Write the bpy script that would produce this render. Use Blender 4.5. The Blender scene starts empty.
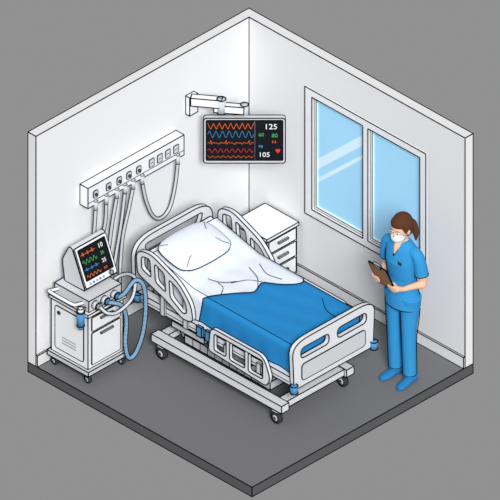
import bpy, bmesh, math
from mathutils import Vector, Matrix
from mathutils.geometry import tessellate_polygon
from mathutils.bvhtree import BVHTree
V=Vector
sc=bpy.context.scene
sc.view_settings.view_transform='Standard'

def lin(c):
    c=c/255.0
    return c/12.92 if c<=.04045 else ((c+.055)/1.055)**2.4
MATS={}
def mat(name,rgb,rough=.75,emis=0.0,spec=.08,noise=.006,scale=6):
    m=bpy.data.materials.new(name); m.use_nodes=True
    nt=m.node_tree; b=nt.nodes['Principled BSDF']
    col=[lin(c) for c in rgb]
    n=nt.nodes.new('ShaderNodeTexNoise'); n.inputs['Scale'].default_value=scale; n.inputs['Detail'].default_value=3
    r=nt.nodes.new('ShaderNodeValToRGB')
    r.color_ramp.elements[0].position=.3; r.color_ramp.elements[1].position=.7
    r.color_ramp.elements[0].color=[c*(1-noise) for c in col]+[1]
    r.color_ramp.elements[1].color=[min(1,c*(1+noise)) for c in col]+[1]
    tc=nt.nodes.new('ShaderNodeTexCoord')
    nt.links.new(tc.outputs['Object'],n.inputs['Vector'])
    nt.links.new(n.outputs['Fac'],r.inputs['Fac'])
    nt.links.new(r.outputs['Color'],b.inputs['Base Color'])
    b.inputs['Roughness'].default_value=rough
    b.inputs['Specular IOR Level'].default_value=spec
    if emis:
        b.inputs['Emission Color'].default_value=col+[1]
        b.inputs['Emission Strength'].default_value=emis
    MATS[name]=m; return m
WALL=mat('wall_paint',(238,238,239),.9,spec=.03,noise=.004,scale=1.5)
FLOOR=mat('floor_vinyl',(121,121,123),.9,spec=.03,noise=.01,scale=3)
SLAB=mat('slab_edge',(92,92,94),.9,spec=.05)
WHITE=mat('white_enamel',(243,244,246))
RAIL=mat('rail_grey',(230,232,236))
LIGHT=mat('light_grey_plastic',(210,212,217))
GREY=mat('grey_plastic',(165,168,174))
DARK=mat('dark_rubber',(58,60,66))
INK=mat('black_edge_trim',(10,10,12),.95,spec=0)
BLUE=mat('blanket_blue',(44,138,202),.9,spec=.05)
BUMP=mat('bumper_blue',(84,146,196))
HOSE=mat('hose_blue',(128,164,194))
GHOSE=mat('gas_hose_grey',(206,210,216))
LBLUE=mat('pale_blue_linen',(228,238,248),.9,spec=.05)
SHEET=mat('white_linen',(236,242,249),.9,spec=.05)
GLASS=mat('window_glass',(166,220,250),.4,emis=.12,spec=.15,noise=.03,scale=1.0)  # faint glow added to brighten the recessed pane, standing for sky
GLARE=mat('painted_glare',(215,240,254),.5,emis=.12)  # pale colour and slight glow imitating a reflection on the glass
SCREEN=mat('screen_black',(24,26,31),.6)
ORANGE=mat('trace_orange',(214,104,48),emis=.3)
CYAN=mat('trace_blue',(62,130,180),emis=.3)
GREEN=mat('trace_green',(70,160,84),emis=.3)
RED=mat('trace_red',(205,50,45),emis=.3)
TXT=mat('trace_white',(232,232,232),emis=.2)
SCRUB=mat('scrub_blue',(56,150,210),.9,spec=.05)
SCRUBD=mat('shoe_blue',(44,126,186),.7)
SKIN=mat('skin',(238,194,164),.8)
HAIR=mat('brown_hair',(92,58,40),.85)
MASK=mat('mask_white',(236,246,252),.9)
BROWN=mat('clipboard_brown',(160,116,84),.8)
PAPER=mat('paper',(245,245,240),.9)

IR=.0056
K=1.18
class B:
    def __init__(s,name): s.name=name; s.v=[]; s.f=[]; s.m=[]; s.s=[]; s.mats=[]
    def mi(s,m):
        if m not in s.mats: s.mats.append(m)
        return s.mats.index(m)
    def raw(s,vs,fs,m,smooth=False):
        o=len(s.v); k=s.mi(m)
        s.v+= [V(p) for p in vs]
        for f in fs:
            s.f.append([i+o for i in f]); s.m.append(k); s.s.append(smooth)
    def prism(s,a,b,r=IR,m=None):
        a=V(a); b=V(b); d=b-a
        if d.length<1e-5: return
        if m is None and r!=IR: r*=K
        d.normalize(); a=a-d*r*.4; b=b+d*r*.4
        u=d.orthogonal().normalized(); w=d.cross(u)
        vs=[]
        for c in (a,b):
            for i in range(6):
                t=i*math.pi/3; vs.append(c+(u*math.cos(t)+w*math.sin(t))*r)
        fs=[[i,(i+1)%6,6+(i+1)%6,6+i] for i in range(6)]+[[0,5,4,3,2,1],[6,7,8,9,10,11]]
        s.raw(vs,fs,m or INK,True)
    def line(s,pts,r=IR,m=None,closed=False):
        n=len(pts)
        for i in range(n if closed else n-1): s.prism(pts[i],pts[(i+1)%n],r,m)
    def add(s,vs,fs,m,ink=True,smooth=False,r=IR,M=None):
        vs=[V(p) for p in vs]
        if M is not None: vs=[M@p for p in vs]
        s.raw(vs,fs,m,smooth)
        if ink:
            E={}
            for f in fs:
                n=V((0,0,0))
                for i in range(len(f)):
                    a=vs[f[i]]; b=vs[f[(i+1)%len(f)]]; n+=a.cross(b)
                if n.length<1e-12: continue
                n.normalize()
                for i in range(len(f)):
                    k=tuple(sorted((f[i],f[(i+1)%len(f)]))); E.setdefault(k,[]).append(n)
            for (a,b),ns in E.items():
                if len(ns)==1 or abs(ns[0].dot(ns[1]))<.8: s.prism(vs[a],vs[b],r)
    def box(s,x0,x1,y0,y1,z0,z1,m,ink=True,M=None,r=IR):
        vs=[(x,y,z) for x in(x0,x1) for y in(y0,y1) for z in(z0,z1)]
        fs=[[0,1,3,2],[4,6,7,5],[0,4,5,1],[2,3,7,6],[0,2,6,4],[1,5,7,3]]
        s.add(vs,fs,m,ink,M=M,r=r)
    def plate(s,outer,holes,axis,a0,a1,m,ink=True,M=None,r=IR):
        mp={'x':lambda p,q,t:V((t,p,q)),'y':lambda p,q,t:V((p,t,q)),'z':lambda p,q,t:V((p,q,t))}[axis]
        loops=[outer]+list(holes); flat=[p for l in loops for p in l]; n=len(flat)
        tris=tessellate_polygon([[V((p[0],p[1],0)) for p in l] for l in loops])
        vs=[mp(p[0],p[1],a0) for p in flat]+[mp(p[0],p[1],a1) for p in flat]
        fs=[list(t) for t in tris]+[[i+n for i in reversed(t)] for t in tris]
        o=0
        for l in loops:
            k=len(l)
            for i in range(k): a=o+i; b=o+(i+1)%k; fs.append([a,b,b+n,a+n])
            o+=k
        s.add(vs,fs,m,ink,M=M,r=r)
    def rings(s,R,m,ink=False,smooth=True,closed_caps=True):
        n=len(R[0]); vs=[p for r in R for p in r]; fs=[]
        for j in range(len(R)-1):
            for i in range(n): fs.append([j*n+i,j*n+(i+1)%n,(j+1)*n+(i+1)%n,(j+1)*n+i])
        if closed_caps: fs.append(list(range(n))[::-1]); fs.append([(len(R)-1)*n+i for i in range(n)])
        s.add(vs,fs,m,ink,smooth)
    def cyl(s,a,b,r0,r1,m,n=20,ink=True,r=IR):
        a=V(a);b=V(b);d=(b-a).normalized();u=d.orthogonal().normalized();w=d.cross(u)
        R=[[c+(u*math.cos(t)+w*math.sin(t))*q for t in [2*math.pi*i/n for i in range(n)]] for c,q in((a,r0),(b,r1))]
        s.rings(R,m,False,True)
        if ink:
            for q in R: s.line(q,r,closed=True)
    def tube(s,path,rad,m,n=10,ink=None,ir=.0035):
        path=[V(p) for p in path]; k=len(path)
        if not hasattr(rad,'__len__'): rad=[rad]*k
        T=[(path[min(i+1,k-1)]-path[max(i-1,0)]).normalized() for i in range(k)]
        u=T[0].orthogonal().normalized(); R=[]
        for i in range(k):
            u=(u-T[i]*u.dot(T[i])).normalized(); w=T[i].cross(u)
            R.append([path[i]+(u*math.cos(t)+w*math.sin(t))*rad[i] for t in [2*math.pi*j/n for j in range(n)]])
        s.rings(R,m)
        if ink is not None:
            N=V(ink).normalized()
            for sg in(1,-1):
                s.line([path[i]+T[i].cross(N).normalized()*sg*(rad[i]*1.04) for i in range(k)],ir)
    def ell(s,c,rad,m,M=None,nu=20,nv=12):
        c=V(c); R=[]
        for j in range(nv+1):
            ph=-math.pi/2+math.pi*(.02+.96*j/nv)
            q=[V((math.cos(ph)*math.cos(t)*rad[0],math.cos(ph)*math.sin(t)*rad[1],math.sin(ph)*rad[2])) for t in [2*math.pi*i/nu for i in range(nu)]]
            R.append([(c+p) if M is None else M@(c+p) for p in q])
        s.rings(R,m)
    def text(s,body,size,M,m):
        cu=bpy.data.curves.new('t','FONT'); cu.body=body; cu.size=size; cu.extrude=.001
        ob=bpy.data.objects.new('t',cu); sc.collection.objects.link(ob)
        bpy.context.view_layer.update()
        me=bpy.data.meshes.new_from_object(ob.evaluated_get(bpy.context.evaluated_depsgraph_get()))
        s.raw([M@v.co for v in me.vertices],[list(p.vertices) for p in me.polygons],m)
        bpy.data.objects.remove(ob); bpy.data.meshes.remove(me)
    def make(s,origin=None,parent=None,recalc=True):
        if origin is None:
            mn=[min(p[i] for p in s.v) for i in range(3)]; mx=[max(p[i] for p in s.v) for i in range(3)]
            origin=V(((mn[0]+mx[0])/2,(mn[1]+mx[1])/2,mn[2]))
        me=bpy.data.meshes.new(s.name)
        me.from_pydata([p-origin for p in s.v],[],s.f)
        for m in s.mats: me.materials.append(m)
        me.polygons.foreach_set('material_index',s.m); me.polygons.foreach_set('use_smooth',s.s)
        if recalc:
            bm=bmesh.new(); bm.from_mesh(me); bmesh.ops.recalc_face_normals(bm,faces=bm.faces); bm.to_mesh(me); bm.free()
        me.update()
        ob=bpy.data.objects.new(s.name,me); ob.location=origin; sc.collection.objects.link(ob)
        if parent: 
            ob.parent=parent; ob.matrix_parent_inverse=Matrix.Translation(-parent.location)
        return ob
def rnd(pts,r,n=5):
    k=len(pts); out=[]
    if not hasattr(r,'__len__'): r=[r]*k
    for i in range(k):
        p=V(pts[i]); a=V(pts[i-1]); b=V(pts[(i+1)%k]); q=r[i]
        if q<=0: out.append(tuple(p)); continue
        A=p+(a-p).normalized()*min(q,(a-p).length*.49); C=p+(b-p).normalized()*min(q,(b-p).length*.49)
        for j in range(n+1):
            t=j/n; out.append(tuple(A*(1-t)**2+p*2*t*(1-t)+C*t*t))
    return out
def rr(a0,a1,b0,b1,r): return rnd([(a0,b0),(a1,b0),(a1,b1),(a0,b1)],r)
def cat(P,n=6):
    P=[V(p) for p in P]; Q=[P[0]*2-P[1]]+P+[P[-1]*2-P[-2]]; out=[]
    for i in range(1,len(Q)-2):
        a,b,c,d=Q[i-1:i+3]
        for j in range(n):
            t=j/n; out.append(.5*((2*b)+(c-a)*t+(2*a-5*b+4*c-d)*t*t+(3*b-a-3*c+d)*t**3))
    out.append(P[-1]); return out
def interp(tab,x):
    if x<=tab[0][0]: return tab[0][1]
    for (a,p),(b,q) in zip(tab,tab[1:]):
        if x<=b: return p+(q-p)*(x-a)/(b-a)
    return tab[-1][1]

# ---------------- room ----------------
L,W,H,t=2.62,2.657,2.413,.098
o=B('floor'); o.box(-t,L,-t,W,-.10,0,FLOOR)
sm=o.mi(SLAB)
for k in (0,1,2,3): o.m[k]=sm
o.make()
o=B('wall_left')
o.plate([(-t,-t),(L,-t),(L,0),(-t,0)],[],'z',0,H,WALL,ink=False)
o.line([(-t,-t,H),(L,-t,H),(L,0,H),(0,0,H)]); o.line([(L,-t,0),(L,-t,H)]); o.line([(L,0,0),(L,0,H)]); o.line([(0,0,0),(0,0,H)],.005)
o.line([(-t,-t,0),(-t,-t,H)])
o.make()
wy0,wy1,wz0,wz1=.70,2.19,.70,2.03
o=B('wall_right')
o.plate([(0,0),(W,0),(W,H),(0,H)],[[(wy0,wz0),(wy1,wz0),(wy1,wz1),(wy0,wz1)]],'x',-t,0,WALL,ink=False)
o.line([(-t,-t,H),(-t,W,H),(0,W,H),(0,0,H)]); o.line([(-t,W,0),(-t,W,H)]); o.line([(0,W,0),(0,W,H)])
o.make()
o=B('baseboard_left'); o.box(.018,L,0.0005,.018,0,.115,WALL); o.make()
o=B('baseboard_right'); o.box(0.0005,.018,.018,W,0,.115,WALL); o.make()

o=B('window_1')
h1=rr(.787,1.414,.775,1.955,.004); h2=rr(1.476,2.115,.775,1.955,.004)
o.plate(rr(wy0+.001,wy1-.001,wz0+.001,wz1-.001,.004),[h1,h2],'x',-.07,.014,WHITE)
for (a,b) in((.787,1.414),(1.476,2.115)):
    o.plate(rr(a,b,.775,1.955,.002),[rr(a+.025,b-.025,.80,1.93,.002)],'x',-.05,-.014,WHITE,r=.0035)
    o.box(-.044,-.038,a+.01,b-.01,.785,1.945,GLASS,ink=False)
def strip(c,w,y0=.815,y1=1.386):  # diagonal glare streak, modelled as a thin pale plate on the pane
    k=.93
    o.plate([(y0,c+k*0),(y1,c+k*(y1-y0)),(y1,c+k*(y1-y0)+w),(y0,c+w)],[],'x',-.0378,-.0365,GLARE,ink=False)
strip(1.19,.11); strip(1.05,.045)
o.make()

# ---------------- gas rail ----------------
o=B('medical_gas_rail')
x0,x1,z0,z1=.90,2.08,1.445,1.655
o.box(x0,x1,0.001,.10,z0,z1,WHITE)
o.line([(x0,.101,z0+.05),(x1,.101,z0+.05)],.003)
for i,x in enumerate((1.99,1.83,1.70,1.58,1.46)):
    o.plate(rr(x-.028,x+.028,z0+.075,z0+.15,.02),[],'y',.10,.106,LIGHT,r=.003)
    o.cyl((x,.10,z0+.11),(x,.125,z0+.11),.016,.014,DARK,12,ink=False)
for x in(1.30,1.20,1.10,1.0):
    o.plate(rr(x-.03,x+.03,z0+.07,z0+.15,.01),[],'y',.10,.105,LIGHT,r=.003)
    for dx in(-.01,.01): o.cyl((x+dx,.104,z0+.11),(x+dx,.108,z0+.11),.005,.005,INK,8,ink=False)
NH=V((.55,.65,.5))
def gh(P,r=.0125,m=GHOSE): o.tube(cat(P,7),r,m,10,ink=NH,ir=.0048)
for x in (1.99,1.86,1.73,1.63,1.53,1.42,.98):
    o.cyl((x,.105,z0+.04),(x,.105,z0-.05),.02,.016,LIGHT,12,r=.003)
gh([(1.99,.105,1.41),(1.985,.085,1.2),(1.97,.05,1.0),(1.98,.035,.85),(1.99,.03,.70)])
gh([(1.86,.105,1.41),(1.85,.085,1.2),(1.86,.05,1.0),(1.90,.04,.8),(1.95,.03,.62)])
gh([(1.73,.105,1.41),(1.77,.09,1.15),(1.80,.08,.9),(1.86,.10,.7),(1.96,.15,.6),(2.045,.2,.55)])
gh([(1.63,.105,1.41),(1.66,.09,1.1),(1.70,.08,.85),(1.80,.12,.62),(1.92,.18,.5),(2.045,.25,.45)])
gh([(1.53,.105,1.41),(1.58,.10,1.2),(1.64,.09,.95),(1.68,.10,.7),(1.76,.16,.45),(1.9,.22,.36),(2.045,.3,.35)])
gh([(1.42,.105,1.41),(1.37,.10,1.2),(1.27,.08,.98),(1.15,.06,.88),(1.04,.06,.93),(.99,.08,1.15),(.98,.105,1.41)])
o.make()

# ---------------- wall monitor ----------------
o=B('patient_monitor')
C=V((.50,.445,1.567)); rt=V((-.7071,.7071,0)); n=V((.7071,.7071,0)); up=V((0,0,1))
M=Matrix(((rt.x,up.x,n.x,C.x),(rt.y,up.y,n.y,C.y),(rt.z,up.z,n.z,C.z),(0,0,0,1)))
o.plate(rr(-.355,.355,-.235,.235,.03),[],'z',-.05,.0,LIGHT,M=M)
o.plate(rr(-.335,.335,-.205,.215,.015),[],'z',0,.004,SCREEN,M=M,r=.003)
o.plate(rr(-.2,.2,-.15,.15,.03),[],'z',-.085,-.05,GREY,M=M)
def tr(B_,M,x0,x1,y,amp,kind,m,cyc=6,r=.0032,zo=.006):
    P=[];N=60
    for i in range(N+1):
        q=i/N; ph=(q*cyc)%1
        if kind=='sin': h=math.sin(q*cyc*2*math.pi)
        elif kind=='ecg': h={0:0,1:.15,2:0,3:-.2,4:1,5:-.5,6:0,7:.2,8:.1,9:0}[int(ph*10)%10]
        else: h=abs(2*ph-1)*2-1
        P.append(M@V((x0+(x1-x0)*q,y+amp*h,zo)))
    B_.line(P,r,m)
tr(o,M,-.32,.08,.155,.034,'tri',ORANGE,8,.0026)
tr(o,M,-.32,.08,.07,.034,'sin',CYAN,7,.0026)
tr(o,M,-.32,.08,-.02,.028,'ecg',ORANGE,6,.002)
tr(o,M,-.32,.08,-.10,.02,'sin',RED,8,.002)
tr(o,M,-.32,.08,-.165,.012,'tri',ORANGE,9,.0018)
def T(s_,x,y,size,m): o.text(s_,size,M@Matrix.Translation((x,y,.006)),m)
T('125',.17,.125,.078,TXT); T('60',.12,.05,.05,GREEN); T('80',.235,.04,.055,GREEN); T('3.5',.235,-.02,.035,ORANGE)
T('105',.12,-.165,.068,TXT); T('98',.12,-.07,.04,CYAN)
for dx in(-.010,.010): o.ell((.29+dx,-.095,.006),(.012,.012,.002),RED,M=M)
o.plate([(.269,-.10),(.29,-.13),(.311,-.10)],[],'z',.004,.008,RED,ink=False,M=M)
o.line([M@V(p) for p in((.09,.21,.005),(.09,-.2,.005))],.0013,GREY)
# arm
o.box(.68,.78,.001,.05,1.77,1.96,WHITE)
def beam(a,b,hw,hh,m):
    a=V(a);b=V(b);d=(b-a).normalized();s_=d.cross(V((0,0,1))).normalized();u=s_.cross(d)
    vs=[c+s_*hw*i+u*hh*j for c in(a,b) for i,j in((-1,-1),(1,-1),(1,1),(-1,1))]
    o.add(vs,[[0,1,2,3],[4,5,6,7],[0,1,5,4],[1,2,6,5],[2,3,7,6],[3,0,4,7]],m)
beam((.76,.05,1.93),(.60,.27,1.93),.034,.04,WHITE)
beam((.64,.21,1.875),(.47,.41,1.865),.03,.036,WHITE)
o.cyl((.605,.265,1.83),(.605,.265,1.97),.04,.04,LIGHT,16)
o.cyl((.46,.405,1.91),(.46,.405,1.79),.035,.035,LIGHT,16)
beam((.46,.40,1.80),(.46,.40,1.55),.025,.02,LIGHT)
o.make()

# ---------------- cabinet ----------------
o=B('bedside_cabinet')
o.box(.035,.40,.235,.62,.05,.545,WHITE)
o.box(.022,.415,.22,.635,.545,.576,WHITE)
for x in(.08,.36):
    for y in(.28,.58): o.cyl((x,y,0),(x,y,.05),.02,.025,DARK,12,ink=False)
for a,b in((.41,.53),(.245,.39),(.075,.225)):
    o.plate(rr(.055,.385,a,b,.008),[],'y',.62,.632,WHITE,r=.0035)
    zc=(a+b)/2+.01
    o.box(.16,.28,.632,.65,zc-.008,zc+.008,GREY,r=.003)
o.plate(rr(.255,.60,.075,.53,.01),[],'x',.40,.406,WHITE,r=.003)
o.make()

# ---------------- bed ----------------
def caster(o,x,y,r,top,w=.035):
    o.cyl((x-w/2,y,r),(x+w/2,y,r),r,r,DARK,24,ink=False)
    o.cyl((x-w/2-.004,y,r),(x+w/2+.004,y,r),r*.58,r*.58,LIGHT,18,r=.003)
    o.cyl((x-w/2-.008,y,r),(x+w/2+.008,y,r),r*.2,r*.2,DARK,10,ink=False)
    o.box(x-w/2-.008,x+w/2+.008,y-r*.6,y+r*.6,2*r+.001,2*r+.02,LIGHT,r=.003)
    o.cyl((x,y,2*r+.01),(x,y,top),.018,.018,GREY,12,r=.003)
o=B('hospital_bed')
for x in(1.76,.95):
    for y in(2.10,.69): caster(o,x,y,.06,.20)
o.box(1.71,1.80,.60,2.20,.16,.235,RAIL); o.box(.91,1.0,.60,2.20,.16,.235,RAIL)
for y in(.62,2.08): o.box(1.0,1.71,y,y+.09,.165,.23,RAIL)
o.box(1.08,1.64,.85,1.90,.19,.27,LIGHT)
for yy in [ .95+.09*i for i in range(10)]: o.line([(1.641,yy,.195),(1.641,yy,.265)],.003)
def bm2(a,b,hw,hh,m):
    a=V(a);b=V(b);d=(b-a).normalized();s_=V((1,0,0));u=s_.cross(d)
    vs=[c+s_*hw*i+u*hh*j for c in(a,b) for i,j in((-1,-1),(1,-1),(1,1),(-1,1))]
    o.add(vs,[[0,1,2,3],[4,5,6,7],[0,1,5,4],[1,2,6,5],[2,3,7,6],[3,0,4,7]],m)
for x in(1.60,1.12):
    bm2((x,.80,.24),(x,1.15,.52),.025,.028,LIGHT); bm2((x,1.60,.24),(x,1.95,.52),.025,.028,LIGHT)
    bm2((x,1.12,.24),(x,.80,.52),.02,.022,GREY)
o.box(1.66,1.70,.75,1.15,.34,.40,LIGHT); o.cyl((1.35,1.1,.3),(1.35,1.6,.46),.04,.03,GREY)
# upper frame
o.box(1.70,1.79,.42,2.30,.50,.585,RAIL); o.box(.85,.92,.42,2.30,.50,.585,RAIL)
o.box(.92,1.70,.42,.50,.50,.58,RAIL); o.box(.92,1.70,2.22,2.30,.50,.58,RAIL)
o.box(.93,1.69,.52,2.20,.57,.612,LIGHT)
o.line([(1.791,.44,.53),(1.791,2.28,.53)],.003)
# footboard
ob_=rnd([(.82,.47),(1.79,.47),(1.81,.90),(1.70,.955),(.91,.955),(.80,.90)],[.05,.05,.08,.1,.1,.08])
o.plate(ob_,[rr(1.36,1.71,.76,.87,.05),rr(.90,1.26,.76,.87,.05)],'y',2.30,2.345,RAIL)
o.plate(rr(.92,1.70,.53,.70,.04),[],'y',2.345,2.352,LIGHT,r=.0035)
# headboard
hb=rnd([(.86,.50),(1.78,.50),(1.80,1.0),(1.68,1.09),(.96,1.09),(.84,1.0)],[.03,.03,.1,.12,.12,.1])
o.plate(hb,[rnd([(1.0,.90),(1.64,.90),(1.68,1.02),(.96,1.02)],.04)],'y',.35,.395,RAIL)
# head side rails
def hrail(a,b,dz=0):
    P=rnd([(.47,.83),(.45,1.06),(.62,1.11),(.98,.96),(1.13,.80),(1.15,.64),(1.04,.61),(.80,.72)],[.05,.08,.09,.08,.08,.04,.05,.05])
    P=[(p,q+dz) for p,q in P]
    H=[rnd([(.52,.90),(.515,1.03),(.62,1.05),(.64,.86)],.035),rnd([(.69,.84),(.675,1.03),(.80,.98),(.82,.79)],.035),rnd([(.87,.765),(.855,.95),(.97,.90),(1.06,.80),(1.08,.70),(1.03,.67)],.035)]
    o.plate(P,[[(p,q+dz) for p,q in h] for h in H],'x',a,b,RAIL)
hrail(1.80,1.84); hrail(.80,.84,-.03)
for yy in(.72,1.0):
    o.box(1.79,1.81,yy,yy+.05,.50,.80,LIGHT,r=.0035); o.box(.835,.85,yy,yy+.05,.50,.75,LIGHT,r=.0035)
def frail(a,b,z0,z1):
    o.plate(rnd([(1.34,z0+.04),(1.37,z1),(2.02,z1),(2.10,z0+.10),(2.06,z0)],[.04,.06,.08,.05,.05]),
      [rr(1.41,1.56,z0+.07,z1-.045,.03),rr(1.60,1.79,z0+.06,z1-.045,.03),rr(1.83,2.01,z0+.05,z1-.045,.03)],'x',a,b,RAIL)
frail(1.805,1.84,.40,.69); frail(.80,.835,.47,.76)
for yy in(1.5,1.9): o.box(1.79,1.81,yy,yy+.05,.46,.56,LIGHT,r=.0035)
# bumpers
for x,y,z in((1.80,2.335,.50),(.82,2.335,.50),(1.80,.41,.55),(.85,.41,.55)):
    o.cyl((x,y+.02,z-.045),(x,y+.02,z+.03),.035,.035,BUMP,18)
o.box(1.79,1.815,1.17,1.23,.50,.60,BUMP); o.box(1.79,1.815,1.275,1.335,.50,.60,BUMP)
bed=o.make()
xf,xn=.91,1.72
def top(y): return .83+max(0,1.02-y)*.245
o=B('mattress')
pr=[(.42,.80),(.42,.975),(1.0,.828),(2.24,.828),(2.24,.615),(1.0,.615)]
o.plate(rnd(pr,[.02,.04,.03,.03,.02,.02],3),[],'x',xf,xn,LBLUE)
o.make(parent=bed)
def section(y,off,dn,df,wr=1.0):
    z=top(y); P=[(xf-off,z-df),(xf-off,z-.03),(xf-off+.008,z-.006+off),(xf+.03,z+off)]
    for i in range(1,24): P.append((xf+.03+(xn-xf-.06)*i/24,z+off+.003*math.sin(i*.9+y*9)*wr))
    P+=[(xn-.03,z+off),(xn+off-.008,z-.006+off),(xn+off,z-.03)]
    for k in range(1,5): P.append((xn+off+.006*wr*k/4*(1+math.sin(y*26)),z-.03-(dn-.03)*k/4))
    return [V((a,y,b)) for a,b in P]
def cloth(name,y0,yend,off,dn,df,m,rows=40,foot=False,parent=None,wr=1.0,lines=()):
    o=B(name); G=[]
    base=section(1.5,off,dn,df)
    ye=[yend(p.x,i,len(base)) for i,p in enumerate(base)]
    for r in range(rows+1):
        q=r/rows; row=[]
        for i in range(len(base)):
            y=y0+(ye[i]-y0)*q; row.append(section(y,off,dn,df,wr)[i])
        G.append(row)
    if foot:
        for dz in(.02,.2): G.append([V((p.x,p.y+.012,min(p.z,p.z if p.z<.83-dz else .83-dz))) for p in G[rows]])
    nc=len(base); vs=[p for r in G for p in r]
    fs=[[r*nc+i,r*nc+i+1,(r+1)*nc+i+1,(r+1)*nc+i] for r in range(len(G)-1) for i in range(nc-1)]
    o.raw(vs,fs,m,True)
    o.line(G[rows],.0042); o.line(G[0],.0035)
    o.line([r[-1] for r in G],.0045); o.line([r[0] for r in G],.0045)
    o.line([r[2] for r in G],.004)
    o.line([r[-7] for r in G],.0032)
    for Ln in lines: o.line([V((x,y,top(y)+off+.003)) for x,y,_ in cat([(a,b,0) for a,b in Ln],6)],.003)
    return o.make(recalc=False,parent=parent)
cloth('blanket',1.05,lambda x,i,n:2.25,.012,.24,.14,BLUE,foot=True,
   lines=[[(1.0,1.9),(1.1,2.05),(1.12,2.2)]])
tab=[(.90,1.56),(.95,1.62),(1.02,1.58),(1.12,1.48),(1.20,1.36),(1.28,1.39),(1.36,1.42),(1.46,1.34),(1.58,1.24),(1.72,1.17)]
cloth('bed_sheet',.50,lambda x,i,n:interp(tab,x) if i<n-4 else 1.17-.01*(i-(n-5)),.024,.235,.15,SHEET,
   lines=[[(1.20,1.36),(1.27,1.25),(1.4,1.18)],[(1.02,1.15),(1.08,1.3),(1.05,1.45)],[(1.5,1.0),(1.45,1.12),(1.35,1.2)],[(1.28,1.39),(1.18,1.28),(1.12,1.12)],[(1.58,1.24),(1.5,1.18),(1.48,1.1)]])
# pillow
o=B('pillow'); n=22; a_=math.atan(.245)
Mp=Matrix.Translation((1.385,.715,.83+.305*.245+.103))@Matrix.Rotation(-a_,4,'X')
def pil(u,v,sg):
    e=((1-abs(u)**2.4)*(1-abs(v)**2.4)); h=.075*max(0,e)**.55
    # bulging sides, soft rounded corners
    c=(abs(u)*abs(v))**4
    return Mp@V((u*.305*(1+.05*(1-v*v)*abs(u)**3-.13*c),v*.205*(1+.08*(1-u*u)*abs(v)**3-.16*c),sg*h))
for sg in(1,-1):
    vs=[pil(math.sin(math.pi/2*(2*i/n-1)),math.sin(math.pi/2*(2*j/n-1)),sg) for j in range(n+1) for i in range(n+1)]
    o.raw(vs,[[j*(n+1)+i,j*(n+1)+i+1,(j+1)*(n+1)+i+1,(j+1)*(n+1)+i] for j in range(n) for i in range(n)],SHEET,True)
bd=[(math.sin(math.pi/2*(2*i/n-1)),-1) for i in range(n)]+[(1,math.sin(math.pi/2*(2*i/n-1))) for i in range(n)]+[(-math.sin(math.pi/2*(2*i/n-1)),1) for i in range(n)]+[(-1,-math.sin(math.pi/2*(2*i/n-1))) for i in range(n)]
o.line([pil(a,b,0) for a,b in bd],.0052,closed=True)
for Ln in([(-.9,-.8),(-.7,-.5),(-.62,-.3)],[(.9,-.85),(.72,-.6)],[(.85,.8),(.6,.55),(.5,.5)],[(-.88,.8),(-.7,.6),(-.6,.3)]):
    o.line([pil(a,b,1)+V((0,0,.001)) for a,b,_ in cat([(a,b,0) for a,b in Ln],5)],.0026)
o.make(recalc=False)

# ---------------- ventilator ----------------
o=B('ventilator')
for x in(2.07,2.48):
    for y in(.09,.50): caster(o,x,y,.04,.12,.025)
o.box(2.03,2.52,.04,.545,.10,.145,LIGHT)
o.box(2.06,2.49,.06,.51,.145,.70,WHITE)
o.box(2.04,2.51,.05,.53,.70,.73,WHITE)
o.box(2.07,2.47,.08,.50,.73,.845,LIGHT)
for a,b in((.53,.67),(.18,.51)):
    o.plate(rr(2.10,2.45,a,b,.012),[],'y',.51,.52,WHITE,r=.0035)
    o.box(2.2,2.35,.52,.535,b-.045,b-.03,GREY,r=.003)
o.plate(rr(.11,.46,.20,.64,.03),[],'x',2.49,2.496,WHITE,r=.0035)
for k in range(3): o.box(2.496,2.5,.2,.37,.28+k*.03,.29+k*.03,GREY,ink=False)
o.cyl((2.496,.16,.58),(2.503,.16,.58),.02,.02,DARK,14,ink=False)
hp=rnd([(.37,.85),(.21,1.225),(.17,1.225),(.09,1.06),(.12,.845)],[.02,.02,.02,.03,.02],3)
o.plate(hp,[],'x',1.99,2.385,LIGHT)
rt=V((-1,0,0)); dn=(V((0,.37,.85))-V((0,.21,1.225))).normalized(); up=-dn; n_=rt.cross(up)
Cc=V((2.1875,.29,1.0375)); Ms=Matrix(((rt.x,up.x,n_.x,Cc.x),(rt.y,up.y,n_.y,Cc.y),(rt.z,up.z,n_.z,Cc.z),(0,0,0,1)))
o.plate(rr(-.19,.19,-.185,.19,.02),[],'z',.002,.016,WHITE,M=Ms,r=.0035)
o.plate(rr(-.165,.165,-.125,.165,.012),[],'z',.016,.02,SCREEN,M=Ms,r=.003)
tr(o,Ms,-.15,.02,.11,.022,'ecg',ORANGE,3,.0025,.023); tr(o,Ms,-.15,.02,.04,.02,'sin',GREEN,4,.0025,.023)
tr(o,Ms,-.15,.02,-.03,.018,'ecg',CYAN,3,.0025,.023); tr(o,Ms,-.15,.02,-.09,.014,'sin',ORANGE,4,.0025,.023)
def T2(s_,x,y,size,m): o.text(s_,size,Ms@Matrix.Translation((x,y,.022)),m)
T2('10',.06,.095,.06,TXT); T2('36',.065,.03,.045,GREEN); T2('25',.06,-.04,.05,TXT); T2('5.0',.06,-.1,.03,ORANGE)
for k in range(5): o.cyl(Ms@V((-.13+k*.04,-.158,.014)),Ms@V((-.13+k*.04,-.158,.024)),.012,.011,BUMP if k%2 else GREY,12,ink=False)
o.cyl(Ms@V((.12,-.155,.014)),Ms@V((.12,-.155,.035)),.022,.02,GREY,16,r=.003)
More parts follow.
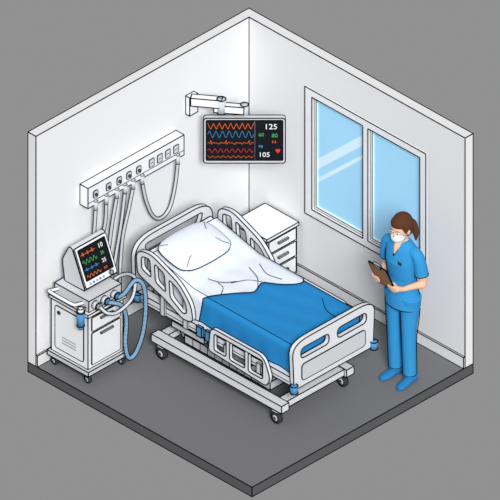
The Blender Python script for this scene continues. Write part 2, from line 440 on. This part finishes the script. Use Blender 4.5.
for x,m in((2.40,GREY),(2.29,BUMP),(2.17,BUMP)):
    o.cyl((x,.50,.785),(x,.545,.785),.036,.034,LIGHT,18); o.cyl((x,.545,.785),(x,.575,.785),.024,.024,m,16,r=.003)
o.tube(cat([(2.47,.12,.80),(2.55,.12,.82),(2.585,.14,.83),(2.585,.40,.83),(2.55,.43,.82),(2.47,.43,.80)],5),.014,WHITE,10,ink=NH)
o.cyl((2.545,.475,.62),(2.545,.475,.76),.034,.036,BUMP,18); o.cyl((2.545,.475,.76),(2.545,.475,.80),.026,.026,WHITE,16)
o.cyl((2.545,.475,.585),(2.545,.475,.62),.018,.034,HOSE,16,r=.003); o.box(2.49,2.545,.465,.485,.77,.79,GREY,r=.003)
def corr(P,r,m):
    pts=cat(P,22); rad=[r*(1+.10*math.sin(i*1.6)) for i in range(len(pts))]
    o.tube(pts,rad,m,12,ink=NH,ir=.0046)
corr([(2.17,.57,.785),(2.14,.61,.83),(2.04,.64,.93),(1.97,.67,.86),(1.95,.68,.65),(1.97,.67,.38),(2.03,.64,.17),(2.10,.62,.14),(2.13,.61,.30),(2.12,.61,.55),(2.18,.61,.72),(2.29,.57,.785)],.0165,HOSE)
corr([(2.40,.57,.785),(2.36,.62,.73),(2.25,.64,.70),(2.10,.66,.78),(2.02,.62,.92),(1.98,.50,.90),(1.99,.40,.84),(2.06,.36,.79)],.013,GHOSE)
o.make()

# ---------------- nurse ----------------
O=V((.50,2.39,0))
parts=[]
def P_(m): 
    b=B('p'); parts.append((b,m)); return b
def ring(z,rx,ry,cx=0,n=28): return [O+V((cx+rx*math.cos(2*math.pi*i/n),ry*math.sin(2*math.pi*i/n),z)) for i in range(n)]
tz=[(.80,.122,.178,0),(.90,.118,.176,0),(1.0,.102,.155,.003),(1.08,.094,.143,.005),(1.18,.104,.152,.012),(1.27,.116,.16,.015),(1.34,.108,.17,.005),(1.40,.09,.172,0),(1.435,.072,.135,-.003),(1.465,.058,.075,-.005)]
b=P_(SCRUB); TR=[ring(z,a,c,x) for z,a,c,x in tz]; b.rings(TR,SCRUB)
SH={1:[],-1:[]}
for s_ in(1,-1):
    P=cat([O+V((0,s_*.12,1.405)),O+V((0,s_*.175,1.375)),O+V((-.01,s_*.203,1.30)),O+V((-.02,s_*.215,1.185))],5)
    k=len(P); b=P_(SCRUB); b.tube(P,[.052+.009*i/(k-1) for i in range(k)],SCRUB,18); SH[s_]=P
    P=cat([O+V((0,s_*.10,.92)),O+V((0,s_*.092,.80)),O+V((.012,s_*.088,.50)),O+V((0,s_*.088,.085))],6); k=len(P)
    b=P_(SCRUB); b.tube(P,[interp([(0,.098),(.35,.088),(.65,.064),(1,.060)],i/(k-1)) for i in range(k)],SCRUB,18)
    b=P_(SCRUBD)
    y=s_*.092
    R=[]
    for x,hw,h in((-.085,.012,.03),(-.075,.032,.06),(-.04,.04,.085),(.02,.042,.08),(.07,.046,.062),(.12,.046,.05),(.155,.034,.04),(.168,.012,.02)):
        R.append([O+V((x,y+s_*.1*max(0,x)+hw*math.cos(a),.002+h/2+h/2*math.sin(a))) for a in [2*math.pi*i/16 for i in range(16)]])
    b.rings(R,SCRUBD)
b=P_(SKIN); b.tube([O+V((-.012,0,1.40)),O+V((-.005,0,1.47)),O+V((.008,0,1.58))],[.06,.047,.046],SKIN,16)
b=P_(SKIN); b.tube([O+V((.035,0,1.475)),O+V((.078,0,1.42)),O+V((.104,0,1.36))],[.04,.028,.008],SKIN,14)
elL=V((.475,2.615,1.095)); wrL=V((.662,2.565,1.10)); elR=V((.465,2.165,1.10)); wrR=V((.665,2.265,1.135))
for s_,el,wr in((1,elL,wrL),(-1,elR,wrR)):
    P=cat([O+V((0,s_*.18,1.37)),O+V((-.015,s_*.21,1.24)),el,el.lerp(wr,.35),wr],5); k=len(P)
    b=P_(SKIN); b.tube(P,[interp([(0,.045),(.5,.037),(.62,.038),(1,.0235)],i/(k-1)) for i in range(k)],SKIN,16)
bu=V((.406,0,.914)); nb=V((.914,0,-.406))
cb=V((.723,2.31,1.09))
def hand(wr,ypalm,s_,ch):
    pc=V((cb.x,0,cb.z))+bu*ch; pc.y=ypalm; yd=V((0,-s_,0))
    b=P_(SKIN); b.tube([wr,wr.lerp(pc,.4),pc-bu*0-yd*.005],[.023,.026,.030],SKIN,14)
    b=P_(SKIN); b.tube([pc-bu*.036,pc-bu*.012,pc+bu*.014,pc+bu*.036],[.014,.019,.019,.014],SKIN,12)
    for k,ln in enumerate((.052,.062,.066,.058)):
        q=pc+bu*(-.030+.0205*k)
        b=P_(SKIN); b.tube(cat([q,q+nb*.017+yd*.010,q+nb*.019+yd*.034,q+nb*.0165+yd*ln,q+nb*.014+yd*(ln+.016)],3),[.0092]*9+[.0088,.0084,.008,.0062],SKIN,10)
    q=pc+bu*.012
    b=P_(SKIN); b.tube(cat([q-nb*.004,q-nb*.018+yd*.010+bu*.012,q-nb*.019+yd*.030+bu*.026,q-nb*.016+yd*.046+bu*.034],3),[.012]*4+[.011,.0105,.010,.0095,.009,.007],SKIN,10)
hand(wrL,2.545,1,.045); hand(wrR,2.296,-1,.075)
HC=O+V((.025,0,1.588))
Mh=Matrix.Translation(HC)@Matrix.Rotation(math.radians(8),4,'Z')@Matrix.Rotation(math.radians(6),4,'Y')@Matrix.Scale(1.08,4)
b=P_(SKIN); b.ell((-.008,0,.02),(.092,.074,.098),SKIN,M=Mh)
b=P_(SKIN); b.ell((.018,0,-.045),(.066,.056,.07),SKIN,M=Mh)
b=P_(SKIN); b.ell((.088,0,-.012),(.014,.010,.022),SKIN,M=Mh)
for s_ in(1,-1):
    b=P_(SKIN); b.ell((-.005,s_*.078,-.008),(.016,.010,.027),SKIN,M=Mh)
b=P_(MASK); b.ell((.040,0,-.050),(.064,.060,.050),MASK,M=Mh)
b=P_(HAIR); b.ell((-.026,0,.034),(.098,.088,.102),HAIR,M=Mh)
b=P_(HAIR); b.ell((-.050,0,-.015),(.062,.080,.085),HAIR,M=Mh)
b=P_(HAIR); b.ell((.008,0,.068),(.072,.074,.056),HAIR,M=Mh)
b=P_(HAIR); b.tube([Mh@V(p) for p in cat([(-.085,.01,.03),(-.112,.03,.005),(-.118,.048,-.05),(-.112,.062,-.11),(-.098,.066,-.165)],4)],[.02,.024,.028,.03,.033,.035,.036,.036,.035,.034,.032,.03,.026,.022,.016,.012,.006],HAIR,14)
me=bpy.data.meshes.new('tmp'); vs=[];fs=[]
for b,_ in parts:
    k=len(vs); vs+=b.v; fs+=[[i+k for i in f] for f in b.f]
me.from_pydata(vs,[],fs)
bm=bmesh.new(); bm.from_mesh(me); bmesh.ops.recalc_face_normals(bm,faces=bm.faces); bm.to_mesh(me); bm.free()
tmp=bpy.data.objects.new('tmp',me); sc.collection.objects.link(tmp)
md=tmp.modifiers.new('r','REMESH'); md.mode='VOXEL'; md.voxel_size=.0045
bpy.context.view_layer.update()
rm=bpy.data.meshes.new_from_object(tmp.evaluated_get(bpy.context.evaluated_depsgraph_get()))
bpy.data.objects.remove(tmp)
bm=bmesh.new(); bm.from_mesh(rm)
trees=[(BVHTree.FromPolygons([tuple(p) for p in b.v],b.f),m) for b,m in parts]
fm=[]
for f in bm.faces:
    c=f.calc_center_median(); best=None
    for tr_,m in trees:
        h=tr_.find_nearest(c,.03)
        if h[0] is not None and (best is None or h[3]<best[0]): best=(h[3],m)
    fm.append(best[1] if best else SCRUB)
for _ in range(2): bmesh.ops.smooth_vert(bm,verts=bm.verts,factor=.5,use_axis_x=True,use_axis_y=True,use_axis_z=True)
o=B('nurse')
bm.verts.ensure_lookup_table()
o.v+=[v.co.copy() for v in bm.verts]
for f,m in zip(bm.faces,fm):
    o.f.append([v.index for v in f.verts]); o.m.append(o.mi(m)); o.s.append(True)
bm.free()
for s_ in(1,-1):
    o.ell((.076,s_*.031,.012),(.009,.014,.007),TXT,M=Mh,nu=12,nv=8)
    o.ell((.083,s_*.031,.012),(.004,.006,.006),INK,M=Mh,nu=10,nv=6)
    o.line([Mh@V(p) for p in((.079,s_*.046,.030),(.0845,s_*.031,.035),(.086,s_*.017,.031))],.003,HAIR)
    o.line([Mh@V(p) for p in((.072,s_*.052,-.03),(.04,s_*.068,-.018),(.0,s_*.086,-.008))],.0025,GREY)
def ex(r,c,k): return [c+(p-c)*k for p in r]
o.line(ex(TR[0],O+V((0,0,.80)),.985),.0042,closed=True)
n=28
for ang in(-45,135):
    i=int(round(ang/360*n))%n
    o.line([r[i]+V((math.cos(math.radians(ang)),math.sin(math.radians(ang)),0))*.002 for r in TR[:7]],.0042)
for s_ in(1,-1):
    a=SH[s_][-1]; d=(SH[s_][-1]-SH[s_][-2]).normalized(); u=d.orthogonal().normalized(); w=d.cross(u)
    o.line([a+(u*math.cos(q)+w*math.sin(q))*.060 for q in [2*math.pi*i/20 for i in range(20)]],.0036,closed=True)
    o.line([O+V((.060*math.cos(q),s_*.088+.060*math.sin(q),.10)) for q in [2*math.pi*i/20 for i in range(20)]],.0032,closed=True)
    for sg in(1,-1):
        o.line([O+V((cx+sg*.72*r_,s_*yy-sg*.72*r_,z)) for z,r_,cx,yy in((.78,.086,.0,.091),(.65,.079,.005,.090),(.5,.067,.012,.088),(.3,.062,.006,.088),(.10,.060,0,.088))],.0042)
o.line([O+V(p) for p in((.035,-.055,1.455),(.085,-.025,1.405),(.116,0,1.345),(.085,.025,1.405),(.035,.055,1.455))],.0035)
o.plate(rr(.06,.105,1.285,1.315,.006),[],'x',0,.004,DARK,ink=False,M=Matrix.Translation((O.x+.118,O.y,0)))
o.make(origin=O.copy(),recalc=False)

o=B('clipboard')
yv=V((0,1,0)); Mc=Matrix(((yv.x,bu.x,nb.x,cb.x),(yv.y,bu.y,nb.y,cb.y),(yv.z,bu.z,nb.z,cb.z),(0,0,0,1)))
o.plate(rr(0,.22,0,.30,.012),[],'z',-.003,.003,BROWN,M=Mc,r=.0038)
o.plate(rr(.012,.208,.012,.275,.002),[],'z',-.006,-.0035,PAPER,M=Mc,ink=False)
o.box(.07,.15,.27,.315,-.014,.006,GREY,M=Mc,r=.003)
o.make()

# ---------------- light, world, camera ----------------
w=bpy.data.worlds.new('World'); sc.world=w; w.use_nodes=True
bg=w.node_tree.nodes['Background']; bg.inputs[0].default_value=(.285,.285,.288,1); bg.inputs[1].default_value=1
def sun(d,e,ang,name):
    l=bpy.data.lights.new(name,'SUN'); l.energy=e; l.angle=math.radians(ang)
    ob=bpy.data.objects.new(name,l); ob.rotation_euler=V(d).to_track_quat('Z','Y').to_euler(); ob.location=(4,4,5); sc.collection.objects.link(ob)
sun((.50,.66,.56),2.85,14,'sun_key'); sun((.40,.50,.77),.55,50,'sun_fill')
cd=bpy.data.cameras.new('cam'); cd.type='ORTHO'; cd.ortho_scale=500/115
cam=bpy.data.objects.new('camera',cd); sc.collection.objects.link(cam); sc.camera=cam
dr=V((.8285*.70711,.8285*.70711,.56)).normalized()
cam.location=V((.027,.039,0))+dr*10; cam.rotation_euler=dr.to_track_quat('Z','Y').to_euler()
cd.clip_end=100
